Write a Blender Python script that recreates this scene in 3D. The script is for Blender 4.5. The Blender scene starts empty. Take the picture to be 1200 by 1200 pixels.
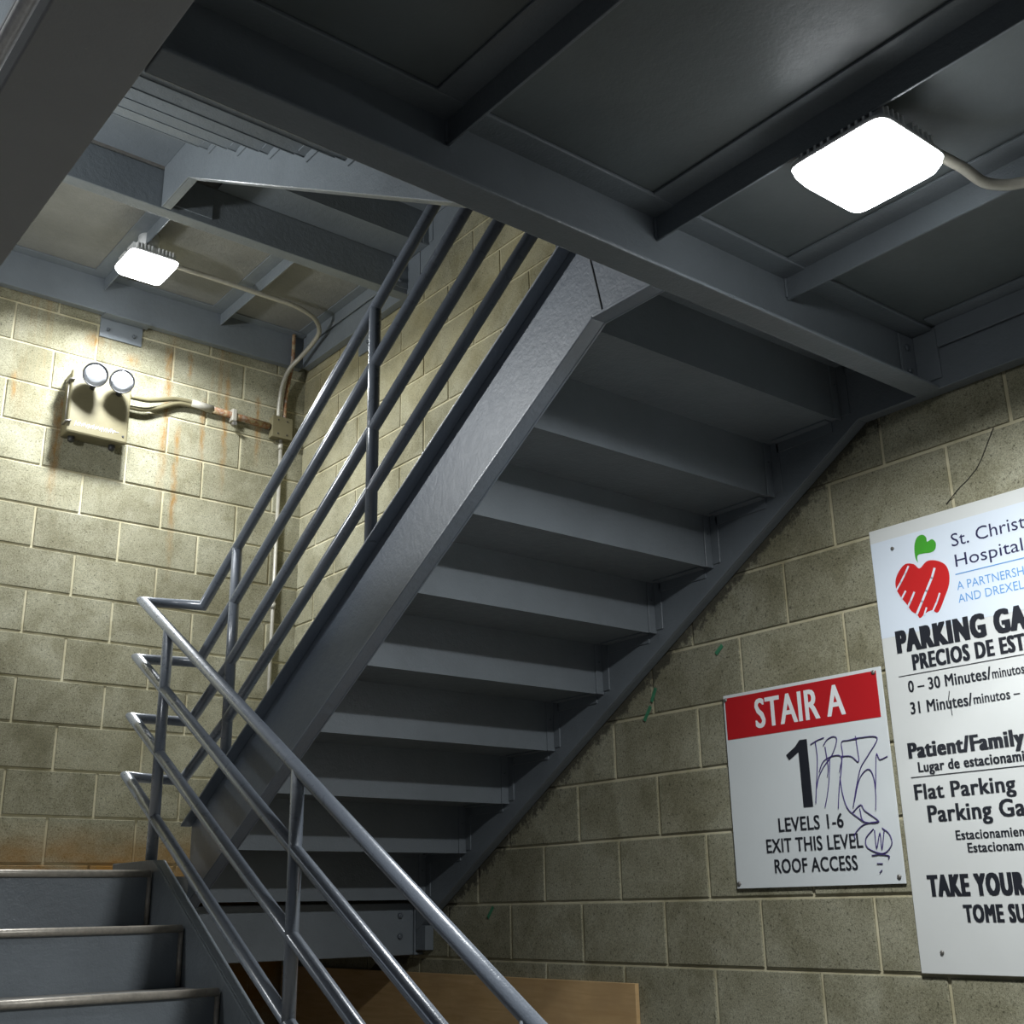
import bpy, math, random
from mathutils import Vector, Matrix
R = random.Random(7)
C = bpy.context.scene.collection

# ---------------------------------------------------------------- camera
cam_data = bpy.data.cameras.new('camera'); cam = bpy.data.objects.new('camera', cam_data); C.objects.link(cam)
cam_data.sensor_width = 36.0; cam_data.sensor_fit = 'HORIZONTAL'
cam_data.lens = 36.0 * 1380.5 / 1200.0
cam_data.clip_start = 0.02; cam_data.clip_end = 100
CR = Vector((0.78235287, -0.62257563, -0.01798838)); CU = Vector((-0.18468297, -0.25946878, 0.94792835)); CF = Vector((0.59482451, 0.73829231, 0.31797526))
cam.matrix_world = Matrix(((CR.x, CU.x, -CF.x, -2.942), (CR.y, CU.y, -CF.y, -5.5107), (CR.z, CU.z, -CF.z, 0.1898), (0, 0, 0, 1)))
bpy.context.scene.camera = cam

# ---------------------------------------------------------------- world, exposure
w = bpy.data.worlds.new('world'); bpy.context.scene.world = w; w.use_nodes = True
wb = w.node_tree.nodes['Background']; wb.inputs[0].default_value = (0.62, 0.74, 1.0, 1); wb.inputs[1].default_value = 0.045
vs = bpy.context.scene.view_settings
vs.view_transform = 'Standard'; vs.look = 'None'; vs.gamma = 1.0; vs.use_curve_mapping = False; vs.exposure = 0.5
LAMP = 15.0          # radiance of the square LED lenses
LAMP_W = 36.0        # power thrown downward by each lamp's LED board

# ---------------------------------------------------------------- materials
def new_mat(name):
    m = bpy.data.materials.new(name); m.use_nodes = True
    return m, m.node_tree.nodes, m.node_tree.links, m.node_tree.nodes['Principled BSDF']

def pos_node(N):
    return N.new('ShaderNodeNewGeometry').outputs['Position']

def noise(N, L, vec, scale, detail=3, rough=0.6, dist=0.0):
    n = N.new('ShaderNodeTexNoise'); n.inputs['Scale'].default_value = scale; n.inputs['Detail'].default_value = detail
    n.inputs['Roughness'].default_value = rough; n.inputs['Distortion'].default_value = dist
    L.new(vec, n.inputs['Vector']); return n.outputs['Fac']

def ramp(N, L, fac, stops):
    r = N.new('ShaderNodeValToRGB'); cr = r.color_ramp
    while len(cr.elements) < len(stops): cr.elements.new(0.5)
    for e, (p, c) in zip(cr.elements, stops):
        e.position = p; e.color = c if len(c) == 4 else (*c, 1)
    L.new(fac, r.inputs[0]); return r.outputs[0]

def mixc(N, L, fac, a, b, mode='MIX'):
    m = N.new('ShaderNodeMix'); m.data_type = 'RGBA'; m.blend_type = mode
    for s, v in ((m.inputs[0], fac), (m.inputs[6], a), (m.inputs[7], b)):
        if hasattr(v, 'links'): L.new(v, s)
        elif isinstance(v, tuple): s.default_value = (*v, 1) if len(v) == 3 else v
        else: s.default_value = v
    return m.outputs[2]

def mathn(N, L, op, a, b=None, c=None, clamp=False):
    m = N.new('ShaderNodeMath'); m.operation = op; m.use_clamp = clamp
    for i, v in enumerate((a, b, c)):
        if v is None: continue
        if hasattr(v, 'links'): L.new(v, m.inputs[i])
        else: m.inputs[i].default_value = v
    return m.outputs[0]

def scaled(N, L, vec, s):
    m = N.new('ShaderNodeVectorMath'); m.operation = 'MULTIPLY'; L.new(vec, m.inputs[0]); m.inputs[1].default_value = s
    return m.outputs[0]

def bump(N, L, P, h, strength, dist):
    b = N.new('ShaderNodeBump'); b.inputs['Strength'].default_value = strength; b.inputs['Distance'].default_value = dist
    L.new(h, b.inputs['Height']); L.new(b.outputs[0], P.inputs['Normal'])

def paint_mat(name, col, rough=0.33, peel=0.35, var=0.25, dust=False, spec=0.5, fine=160, coat=0.0, crough=0.3):
    m, N, L, P = new_mat(name)
    p = pos_node(N)
    n1 = noise(N, L, p, 3.5, 4); n2 = noise(N, L, p, fine, 2); n3 = noise(N, L, p, 34, 3)
    c = mixc(N, L, n1, tuple(v * (1 - var) for v in col), tuple(v * (1 + var) for v in col))
    if dust:
        d = noise(N, L, p, 75, 2, 0.5)
        c = mixc(N, L, ramp(N, L, d, [(0.735, (0, 0, 0)), (0.75, (1, 1, 1))]), c, (0.35, 0.35, 0.34))
    L.new(c, P.inputs['Base Color'])
    L.new(mathn(N, L, 'MULTIPLY_ADD', n3, 0.22, rough - 0.11), P.inputs['Roughness'])
    P.inputs['Specular IOR Level'].default_value = spec
    P.inputs['Coat Weight'].default_value = coat; P.inputs['Coat Roughness'].default_value = crough; P.inputs['Coat IOR'].default_value = 1.7
    h = mathn(N, L, 'MULTIPLY_ADD', n2, 0.45, n3)
    bump(N, L, P, h, peel, 0.0035)
    return m

STEEL = (0.165, 0.185, 0.200)
M_steel = paint_mat('steel_paint', STEEL, 0.36, 0.55)
M_sheen = paint_mat('glossy_steel_sheen_tint', (0.135, 0.168, 0.215), 0.50, 0.7, 0.15, spec=1.0, fine=95, coat=1.0, crough=0.40)  # same steel paint, with the bluish reflected sheen put into its colour
M_rail = paint_mat('rail_paint', (0.155, 0.175, 0.205), 0.30, 0.30, 0.12, coat=0.7, crough=0.22)
M_girder = paint_mat('girder_paint', (0.30, 0.305, 0.305), 0.5, 0.2, 0.12, dust=True)
M_deck = paint_mat('deck_paint', (0.112, 0.128, 0.130), 0.42, 0.22, 0.3)
M_rough_deck = paint_mat('landing_deck_paint', (0.20, 0.20, 0.185), 0.5, 0.9, 0.35)

def simple(name, col, rough=0.5, metal=0.0, nscale=30, var=0.15, bs=0.15, bd=0.002):
    m, N, L, P = new_mat(name)
    p = pos_node(N); n = noise(N, L, p, nscale, 4)
    L.new(mixc(N, L, n, tuple(v * (1 - var) for v in col), tuple(min(1, v * (1 + var)) for v in col)), P.inputs['Base Color'])
    P.inputs['Roughness'].default_value = rough; P.inputs['Metallic'].default_value = metal
    bump(N, L, P, n, bs, bd)
    return m

M_nosing = simple('worn_nosing_metal', (0.42, 0.38, 0.32), 0.42, 0.35, 60, 0.4, 0.5)
M_concrete = simple('concrete_fill', (0.25, 0.24, 0.22), 0.85, 0, 40, 0.25, 0.4)
M_floor = simple('floor_concrete', (0.22, 0.21, 0.19), 0.8, 0, 12, 0.3, 0.3)
M_ceil = simple('slab_concrete', (0.42, 0.41, 0.39), 0.85, 0, 8, 0.2, 0.3)
M_galv = simple('galvanised_conduit', (0.38, 0.36, 0.30), 0.45, 0.2, 50, 0.25, 0.2)
M_chrome = simple('bright_conduit', (0.85, 0.83, 0.80), 0.3, 0.25, 60, 0.35, 0.4)
M_fixture = simple('fixture_beige', (0.155, 0.137, 0.078), 0.42, 0, 18, 0.22, 0.15)
M_darkrub = simple('dark_fitting', (0.03, 0.03, 0.03), 0.5)
M_led_body = simple('lamp_housing_white', (0.8, 0.8, 0.78), 0.4)
M_sign = simple('sign_face_white', (0.66, 0.69, 0.68), 0.42, 0, 6, 0.04, 0.03)
M_sign2 = simple('sign_face_offwhite', (0.64, 0.65, 0.62), 0.45, 0, 5, 0.06, 0.03)
M_signtop = simple('sign_face_blue_white', (0.66, 0.72, 0.78), 0.42, 0, 6, 0.03, 0.03)
M_red = simple('sign_red', (0.46, 0.012, 0.016), 0.4, 0, 10, 0.06, 0.03)
M_red2 = simple('emblem_red', (0.52, 0.018, 0.018), 0.4, 0, 10, 0.06, 0.03)
M_green = simple('emblem_green', (0.06, 0.33, 0.03), 0.4, 0, 10, 0.06, 0.03)
M_ink = simple('lettering_black', (0.016, 0.018, 0.024), 0.45, 0, 10, 0.1, 0.0)
M_navy = simple('lettering_navy', (0.02, 0.02, 0.07), 0.45, 0, 10, 0.1, 0.0)
M_blue = simple('lettering_blue', (0.13, 0.32, 0.62), 0.45, 0, 10, 0.05, 0.0)
M_white = simple('lettering_white', (0.78, 0.79, 0.78), 0.45, 0, 10, 0.03, 0.0)
M_purple = simple('marker_purple', (0.055, 0.035, 0.16), 0.4, 0, 80, 0.5, 0.0)
M_smear = simple('green_smear', (0.05, 0.22, 0.11), 0.7, 0, 90, 0.6, 0.2)
M_grime = simple('crack_dark', (0.03, 0.027, 0.02), 0.9)
M_bolt = simple('bolt_painted', (0.10, 0.115, 0.13), 0.35)
M_screw = simple('screw_steel', (0.22, 0.21, 0.19), 0.4, 0.6)

def ply():
    m, N, L, P = new_mat('plywood')
    p = pos_node(N)
    g = noise(N, L, scaled(N, L, p, (1, 0.8, 9)), 6, 5, 0.6, 0.6); b = noise(N, L, p, 2.5, 4)
    c = ramp(N, L, g, [(0.25, (0.52, 0.32, 0.13)), (0.75, (0.70, 0.48, 0.24))])
    c = mixc(N, L, ramp(N, L, b, [(0.45, (0, 0, 0)), (0.75, (1, 1, 1))]), c, (0.46, 0.30, 0.15))
    L.new(c, P.inputs['Base Color']); P.inputs['Roughness'].default_value = 0.6
    bump(N, L, P, g, 0.1, 0.002)
    return m
M_ply = ply()

def rusty():
    m, N, L, P = new_mat('rusty_conduit')
    p = pos_node(N); n = noise(N, L, p, 22, 4)
    L.new(ramp(N, L, n, [(0.40, (0.40, 0.33, 0.20)), (0.52, (0.24, 0.10, 0.035)), (0.66, (0.36, 0.33, 0.28))]), P.inputs['Base Color'])
    P.inputs['Roughness'].default_value = 0.6; bump(N, L, P, n, 0.4, 0.003)
    return m
M_rust = rusty()

def led():
    m, N, L, P = new_mat('led_lens')
    N.remove(P); e = N.new('ShaderNodeEmission'); e.inputs[0].default_value = (0.93, 0.97, 1.0, 1); e.inputs[1].default_value = LAMP
    L.new(e.outputs[0], N['Material Output'].inputs[0]); return m
M_led = led()

def glass_head():
    m, N, L, P = new_mat('lamp_reflector_glass')
    p = pos_node(N); wv = N.new('ShaderNodeTexWave'); wv.bands_direction = 'Z'; wv.inputs['Scale'].default_value = 60; wv.inputs['Distortion'].default_value = 3
    L.new(p, wv.inputs[0])
    L.new(ramp(N, L, wv.outputs['Fac'], [(0.0, (0.55, 0.58, 0.63)), (1.0, (0.85, 0.88, 0.92))]), P.inputs['Base Color'])
    P.inputs['Roughness'].default_value = 0.15; P.inputs['Metallic'].default_value = 0.35
    return m
M_head = glass_head()

def masonry(name, kind, mortar=False):
    """concrete block / mortar; kind 'back' adds the rust runs of the wall behind the stair, 'right' the grime at the stringer"""
    m, N, L, P = new_mat(name)
    p = pos_node(N)
    sx = N.new('ShaderNodeSeparateXYZ'); L.new(p, sx.inputs[0]); X, Y, Z = sx.outputs
    big = noise(N, L, p, 1.6, 4); med = noise(N, L, p, 7, 4); fine = noise(N, L, p, 240, 4, 0.75); pit = noise(N, L, p, 120, 2, 0.6)
    if mortar:
        c = ramp(N, L, med, [(0.3, (0.55, 0.50, 0.33)), (0.7, (0.70, 0.65, 0.47))])
    else:
        oi = N.new('ShaderNodeObjectInfo')
        c = ramp(N, L, med, [(0.25, (0.29, 0.275, 0.190)), (0.5, (0.35, 0.335, 0.24)), (0.8, (0.41, 0.395, 0.30))])
        f = mathn(N, L, 'MULTIPLY_ADD', oi.outputs['Random'], 0.16, 0.90)
        cc = N.new('ShaderNodeCombineColor'); [L.new(f, cc.inputs[i]) for i in range(3)]
        c = mixc(N, L, 1.0, c, cc.outputs[0], 'MULTIPLY')
        sp = ramp(N, L, fine, [(0.34, (0.42, 0.42, 0.38)), (0.46, (0.88, 0.88, 0.87)), (0.56, (1.05, 1.05, 1.04)), (0.68, (1.4, 1.4, 1.38))])
        c = mixc(N, L, 1.0, c, sp, 'MULTIPLY')
        c = mixc(N, L, ramp(N, L, pit, [(0.60, (0, 0, 0)), (0.70, (0.75, 0.75, 0.75))]), c, (0.05, 0.045, 0.03))
    sm = noise(N, L, p, 4.5, 5, 0.65, 0.4)
    c = mixc(N, L, 0.55, c, ramp(N, L, sm, [(0.40, (0.62, 0.60, 0.52)), (0.52, (1, 1, 1))]), 'MULTIPLY')
    stain = ramp(N, L, big, [(0.42, (0.68, 0.66, 0.60)), (0.6, (1, 1, 1))])
    c = mixc(N, L, 0.65, c, stain, 'MULTIPLY')
    if kind == 'back':
        # rust runs: narrow vertical streaks below the ledger
        st = noise(N, L, scaled(N, L, p, (11, 1, 0.55)), 1.0, 3, 0.65)
        wid = noise(N, L, scaled(N, L, p, (26, 1, 2.2)), 1.0, 3, 0.6)
        s = ramp(N, L, st, [(0.56, (0, 0, 0)), (0.70, (1, 1, 1))])
        s = mathn(N, L, 'MULTIPLY', s, ramp(N, L, wid, [(0.40, (0, 0, 0)), (0.62, (1, 1, 1))]))
        zm = mathn(N, L, 'MULTIPLY_ADD', Z, 0.85, -1.75, True)          # fades downward
        s = mathn(N, L, 'MULTIPLY', s, zm)
        runs = None
        for xc, zt, zb, wd in ((-1.335, 2.62, 2.02, 0.028), (-0.80, 3.06, 2.10, 0.030), (-0.69, 3.05, 2.85, 0.020), (-0.47, 2.98, 2.25, 0.022),
                               (-0.28, 2.90, 2.45, 0.022), (-1.56, 2.70, 2.50, 0.018), (-0.60, 2.80, 2.35, 0.020), (-1.20, 3.02, 2.88, 0.055), (-1.00, 2.95, 2.86, 0.05), (-0.73, 2.62, 1.75, 0.022)):
            wob = mathn(N, L, 'MULTIPLY_ADD', noise(N, L, p, 9, 2), 0.05, -0.025)
            dx = mathn(N, L, 'ABSOLUTE', mathn(N, L, 'ADD', mathn(N, L, 'SUBTRACT', X, xc), wob))
            g = mathn(N, L, 'SUBTRACT', 1.0, mathn(N, L, 'DIVIDE', dx, wd), None, True)
            a = mathn(N, L, 'DIVIDE', mathn(N, L, 'SUBTRACT', Z, zb), (zt - zb) * 0.5, None, True)
            t = mathn(N, L, 'DIVIDE', mathn(N, L, 'SUBTRACT', zt, Z), 0.05, None, True)
            g = mathn(N, L, 'MULTIPLY', g, mathn(N, L, 'MULTIPLY', a, t))
            runs = g if runs is None else mathn(N, L, 'MAXIMUM', runs, g)
        runs = mathn(N, L, 'MULTIPLY', runs, ramp(N, L, noise(N, L, scaled(N, L, p, (3, 1, 1)), 18, 4), [(0.30, (0.1, 0.1, 0.1)), (0.6, (1, 1, 1))]))
        s = mathn(N, L, 'MAXIMUM', mathn(N, L, 'MULTIPLY', s, 0.45), runs, None, True)
        base = mathn(N, L, 'MULTIPLY_ADD', Z, -4.6, 2.72, True)           # rust soaked in just above the landing
        base = mathn(N, L, 'MULTIPLY', base, ramp(N, L, noise(N, L, scaled(N, L, p, (1, 1, 2)), 4.0, 4), [(0.30, (0.3, 0.3, 0.3)), (0.65, (1, 1, 1))]))
        c = mixc(N, L, mathn(N, L, 'MULTIPLY', s, 0.85), c, (0.27, 0.135, 0.028))
        c = mixc(N, L, mathn(N, L, 'MULTIPLY', base, 0.95), c, (0.30, 0.135, 0.014))
    else:
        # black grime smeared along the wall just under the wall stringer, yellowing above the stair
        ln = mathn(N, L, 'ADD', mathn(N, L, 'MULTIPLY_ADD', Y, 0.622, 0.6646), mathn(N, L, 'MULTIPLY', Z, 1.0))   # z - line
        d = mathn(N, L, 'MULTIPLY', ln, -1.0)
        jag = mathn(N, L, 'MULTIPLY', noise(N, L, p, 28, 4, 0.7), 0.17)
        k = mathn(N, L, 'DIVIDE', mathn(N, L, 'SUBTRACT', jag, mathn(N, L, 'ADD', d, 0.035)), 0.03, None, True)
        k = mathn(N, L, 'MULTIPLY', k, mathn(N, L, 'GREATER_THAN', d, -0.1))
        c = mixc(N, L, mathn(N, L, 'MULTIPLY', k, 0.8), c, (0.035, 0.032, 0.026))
        ye = mathn(N, L, 'MULTIPLY_ADD', Z, 0.9, -1.7, True)
        c = mixc(N, L, mathn(N, L, 'MULTIPLY', ye, ramp(N, L, big, [(0.35, (0, 0, 0)), (0.7, (0.6, 0.6, 0.6))])), c, (0.36, 0.30, 0.14))
    L.new(c, P.inputs['Base Color']); P.inputs['Roughness'].default_value = 0.9
    P.inputs['Specular IOR Level'].default_value = 0.25
    bump(N, L, P, mathn(N, L, 'MULTIPLY_ADD', fine, 0.7, med), 0.35, 0.004)
    return m
M_bA = masonry('block_back', 'back'); M_mA = masonry('mortar_back', 'back', True)
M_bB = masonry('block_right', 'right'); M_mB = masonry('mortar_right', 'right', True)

# ---------------------------------------------------------------- mesh helpers
class MB:
    def __init__(s): s.v = []; s.f = []; s.sm = []
    def poly_ext(s, pts, vec):
        """prism: polygon pts (3D) swept by vec"""
        n = len(pts); b = len(s.v); vec = Vector(vec)
        s.v += [tuple(p) for p in pts] + [tuple(Vector(p) + vec) for p in pts]
        s.f.append(tuple(range(b + n - 1, b - 1, -1))); s.f.append(tuple(range(b + n, b + 2 * n)))
        for i in range(n):
            j = (i + 1) % n; s.f.append((b + i, b + j, b + n + j, b + n + i))
        s.sm += [False] * (n + 2); return s
    def box(s, x0, x1, y0, y1, z0, z1):
        return s.poly_ext([(x0, y0, z0), (x1, y0, z0), (x1, y1, z0), (x0, y1, z0)], (0, 0, z1 - z0))
    def tube(s, pts, r, n=16, caps=True):
        pts = [Vector(p) for p in pts]; b = len(s.v); m = len(pts)
        up = Vector((0, 0, 1)) if abs((pts[1] - pts[0]).normalized().z) < 0.9 else Vector((1, 0, 0))
        prev = None
        for i, p in enumerate(pts):
            d1 = (p - pts[i - 1]).normalized() if i else None
            d2 = (pts[i + 1] - p).normalized() if i < m - 1 else None
            t = (d1 + d2).normalized() if d1 and d2 else (d1 or d2)
            a = (prev - t * prev.dot(t)).normalized() if prev else up.cross(t).normalized()
            prev = a; c = t.cross(a)
            k = 1.0 / max(0.5, math.sqrt((1 + d1.dot(d2)) / 2)) if d1 and d2 else 1.0
            # stretch in the bend plane only
            bd = ((d2 - d1).normalized() if d1 and d2 and (d2 - d1).length > 1e-5 else None)
            for q in range(n):
                an = 2 * math.pi * q / n; o = (a * math.cos(an) + c * math.sin(an)) * r
                if bd: o = o + bd * o.dot(bd) * (k - 1)
                s.v.append(tuple(p + o))
        for i in range(m - 1):
            for q in range(n):
                q2 = (q + 1) % n
                s.f.append((b + i * n + q, b + i * n + q2, b + (i + 1) * n + q2, b + (i + 1) * n + q)); s.sm.append(n > 6)
        if caps:
            s.f.append(tuple(range(b + n - 1, b - 1, -1))); s.f.append(tuple(range(b + (m - 1) * n, b + m * n))); s.sm += [False, False]
        return s
    def lathe(s, org, axis, prof, n=24):
        """prof: (distance along axis, radius)"""
        ax = Vector(axis).normalized(); up = Vector((0, 0, 1)) if abs(ax.z) < 0.9 else Vector((1, 0, 0))
        a = up.cross(ax).normalized(); c = ax.cross(a); b = len(s.v); org = Vector(org)
        for h, r in prof:
            for q in range(n):
                an = 2 * math.pi * q / n; s.v.append(tuple(org + ax * h + (a * math.cos(an) + c * math.sin(an)) * max(r, 1e-4)))
        for i in range(len(prof) - 1):
            for q in range(n):
                q2 = (q + 1) % n; s.f.append((b + i * n + q, b + i * n + q2, b + (i + 1) * n + q2, b + (i + 1) * n + q)); s.sm.append(True)
        m = len(prof)
        s.f.append(tuple(range(b + n - 1, b - 1, -1))); s.f.append(tuple(range(b + (m - 1) * n, b + m * n))); s.sm += [False, False]
        return s
    def build(s, name, mat, parent=None, bevel=0.0, seg=2, local=True):
        me = bpy.data.meshes.new(name); me.from_pydata(s.v, [], s.f); me.update()
        me.polygons.foreach_set('use_smooth', s.sm)
        me.materials.append(mat)
        o = bpy.data.objects.new(name, me); C.objects.link(o)
        if parent:
            o.parent = parent; pw = world_loc(parent)
            me.transform(Matrix.Translation(-pw))
        if bevel:
            bm = o.modifiers.new('bevel', 'BEVEL'); bm.width = bevel; bm.segments = seg; bm.limit_method = 'ANGLE'; bm.angle_limit = math.radians(40)
            bm.harden_normals = False
        return o

def world_loc(o):
    v = Vector((0, 0, 0))
    while o: v += o.location; o = o.parent
    return v

def tag(o, label, cat, group=None):
    o['label'] = label; o['category'] = cat
    if group: o['group'] = group
    return o
def thing(name, label, cat, loc=(0, 0, 0), group=None):
    o = bpy.data.objects.new(name, None); C.objects.link(o); o.location = loc; o.empty_display_size = 0.1
    return tag(o, label, cat, group)
def struct(o): o['kind'] = 'structure'; return o
def copy_tree(o, parent=None, dz=0.0):
    c = o.copy(); C.objects.link(c); c.parent = parent
    if parent is None: c.location.z += dz
    for ch in list(o.children): copy_tree(ch, c)
    return c
def catmull(P, k=8):
    P = [Vector(p) for p in P]; Q = [P[0] * 2 - P[1]] + P + [P[-1] * 2 - P[-2]]; out = []
    for i in range(1, len(Q) - 2):
        for j in range(k):
            t = j / k; a, b, c, d = Q[i - 1], Q[i], Q[i + 1], Q[i + 2]
            out.append(0.5 * ((2 * b) + (c - a) * t + (2 * a - 5 * b + 4 * c - d) * t * t + (-a + 3 * b - 3 * c + d) * t ** 3))
    out.append(P[-1]); return out

FLOOR = -1.23; TOP = 4.7
# ---------------------------------------------------------------- the setting: floor, walls of concrete block
fl = struct(MB().box(-6.5, 0.0, -8.0, 0.0, FLOOR - 0.15, FLOOR).build('floor', M_floor))
H = 0.2032; JT = 0.0115; U0 = 6.852; V0 = 6.9035
wa = struct(MB().box(-6.5, 0.2, 0.004, 0.2, FLOOR - 0.15, TOP).build('wall_back', M_mA))
wbk = struct(MB().box(0.004, 0.2, -8.0, 0.004, FLOOR - 0.15, TOP).build('wall_right', M_mB))
block_cache = {}
def block_geo(width, axis, height):
    """a shallow block face with chamfered arris, front towards -y (axis 0) or -x (axis 1)"""
    hw, hh = width / 2, height / 2; e = 0.0025; d = 0.0028
    back = [(-hw, 0.01, -hh), (hw, 0.01, -hh), (hw, 0.01, hh), (-hw, 0.01, hh)]
    mid = [(-hw, -d + e, -hh), (hw, -d + e, -hh), (hw, -d + e, hh), (-hw, -d + e, hh)]
    fr = [(-hw + e, -d + .001, -hh + e), (hw - e, -d + .001, -hh + e), (hw - e, -d + .001, hh - e), (-hw + e, -d + .001, hh - e)]
    v = back + mid + fr; f = [(8, 9, 10, 11)]
    for i in range(4):
        j = (i + 1) % 4; f += [(i, j, 4 + j, 4 + i), (4 + i, 4 + j, 8 + j, 8 + i)]
    if axis: v = [(y, -x, z) for x, y, z in v]
    return v, f
def block_mesh(width, axis, height):
    key = (round(width, 4), axis, round(height, 4))
    if key not in block_cache:
        v, f = block_geo(width, axis, height)
        me = bpy.data.meshes.new('block'); me.from_pydata(v, [], f); me.materials.append(M_bB if axis else M_bA); block_cache[key] = me
    return block_cache[key]
def courses(axis, wall, inner_len, j0, j1, full_len):
    """axis 0: back wall, runs along -x; axis 1: right wall, runs along -y.  j: course index, z = j*H .. (j+1)*H"""
    SV, SF = [], []
    for j in range(-6, 23):
        z0, z1 = j * H + JT / 2, (j + 1) * H - JT / 2
        z0 = max(z0, FLOOR); z1 = min(z1, TOP)
        if z1 - z0 < 0.02: continue
        if axis == 0:
            par = j % 2                     # row r = 14 - j ; joints at odd u on even r
            js = [(-(U0 - u) * H) for u in range(-40, 8) if (u % 2) == (1 if (14 - j) % 2 == 0 else 0)]
            js = sorted([-x for x in js if x < -0.02])
        else:
            js = sorted([(V0 + v) * H for v in range(-7, 40) if (v % 2) == (j % 2) and (V0 + v) * H > 0.02])
        edges = [0.0 - JT / 2] + js
        for a, b in zip(edges[:-1], edges[1:]):
            a2, b2 = a + JT / 2, b - JT / 2
            if b2 - a2 < 0.02 or a2 > full_len: continue
            b2 = min(b2, full_len)
            mid = (a2 + b2) / 2; zc = (z0 + z1) / 2; off = R.uniform(-0.0012, 0.0012)
            loc = (-mid, off, zc) if axis == 0 else (off, -mid, zc)
            if j0 <= j < j1 and a2 < inner_len:
                o = bpy.data.objects.new('block', block_mesh(b2 - a2, axis, z1 - z0)); C.objects.link(o); o.parent = wall; o.location = loc
            else:
                v, f = block_geo(b2 - a2, axis, z1 - z0); n0 = len(SV)
                SV += [(p[0] + loc[0], p[1] + loc[1], p[2] + loc[2]) for p in v]; SF += [tuple(i + n0 for i in q) for q in f]
    me = bpy.data.meshes.new('outer_blocks'); me.from_pydata(SV, [], SF); me.materials.append(M_bB if axis else M_bA)
    o = bpy.data.objects.new('outer_blocks', me); C.objects.link(o); o.parent = wall; o['kind'] = 'stuff'
courses(0, wa, 3.2, 0, 16, 6.5)
courses(1, wbk, 5.2, -2, 16, 8.0)
# a crack running through the blocks over the big sign, and green paint smears by the stair
def ribbon(pts, wid, x=-0.0062, th=0.0008):
    """flat thin strip on the right wall through (y,z) points"""
    mb = MB(); P = [Vector((x, p[0], p[1])) for p in pts]
    for i in range(len(P) - 1):
        d = (P[i + 1] - P[i]); n = Vector((0, -d.z, d.y)).normalized() * wid / 2; e = d.normalized() * wid * 0.25
        mb.poly_ext([P[i] - n - e, P[i + 1] - n + e, P[i + 1] + n + e, P[i] + n - e], (-th, 0, 0))
    return mb
ribbon([(-3.9938, 1.4233), (-3.9651, 1.3776), (-3.945, 1.345), (-3.9262, 1.322), (-3.905, 1.306), (-3.8917, 1.2964), (-3.87, 1.285), (-3.8525, 1.2718), (-3.8222, 1.2485)], 0.0028, -0.0035).build('crack', M_grime, wbk)
for a, b in (((-2.93, 0.975), (-2.955, 0.995)), ((-2.62, 0.86), (-2.64, 0.90)), ((-2.58, 0.80), (-2.61, 0.84)), ((-1.67, 0.155), (-1.70, 0.19))):
    ribbon([a, b], 0.014, -0.0045).build('paint_smear', M_smear, wbk)

# garage slab far overhead
struct(MB().box(-6.5, 0.2, -8.0, 0.2, TOP, TOP + 0.2).build('ceiling', M_ceil))
struct(MB().box(-6.5, -2.80, -8.0, -0.01, 3.46, 3.66).build('ceiling', M_ceil))

# ---------------------------------------------------------------- steel builders
def stringer_mb(bot, top, xw0, xw1, xf, tf=0.009):
    """channel whose web is the (y,z) outline bot/top, flanges reach to xf"""
    mb = MB()
    mb.poly_ext([(xw0, y, z) for y, z in bot] + [(xw0, y, z) for y, z in reversed(top)], (xw1 - xw0, 0, 0))
    side = xw0 if abs(xf - xw0) < abs(xf - xw1) else xw1
    for i in range(len(bot) - 1):
        (ya, za), (yb, zb) = bot[i], bot[i + 1]
        mb.poly_ext([(side, ya, za), (side, yb, zb), (side, yb, zb + tf), (side, ya, za + tf)], (xf - side, 0, 0))
        (ya, za), (yb, zb) = top[i], top[i + 1]
        mb.poly_ext([(side, ya, za), (side, yb, zb), (side, yb, zb - tf), (side, ya, za - tf)], (xf - side, 0, 0))
    return mb
RISE, RUN = 0.1702, 0.2789
def bolt(parent, loc, axis, r=0.011, h=0.009):
    MB().lathe(loc, axis, [(0, r), (h * 0.6, r), (h, r * 0.6)], 10).build('bolt', M_bolt, parent)

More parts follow.
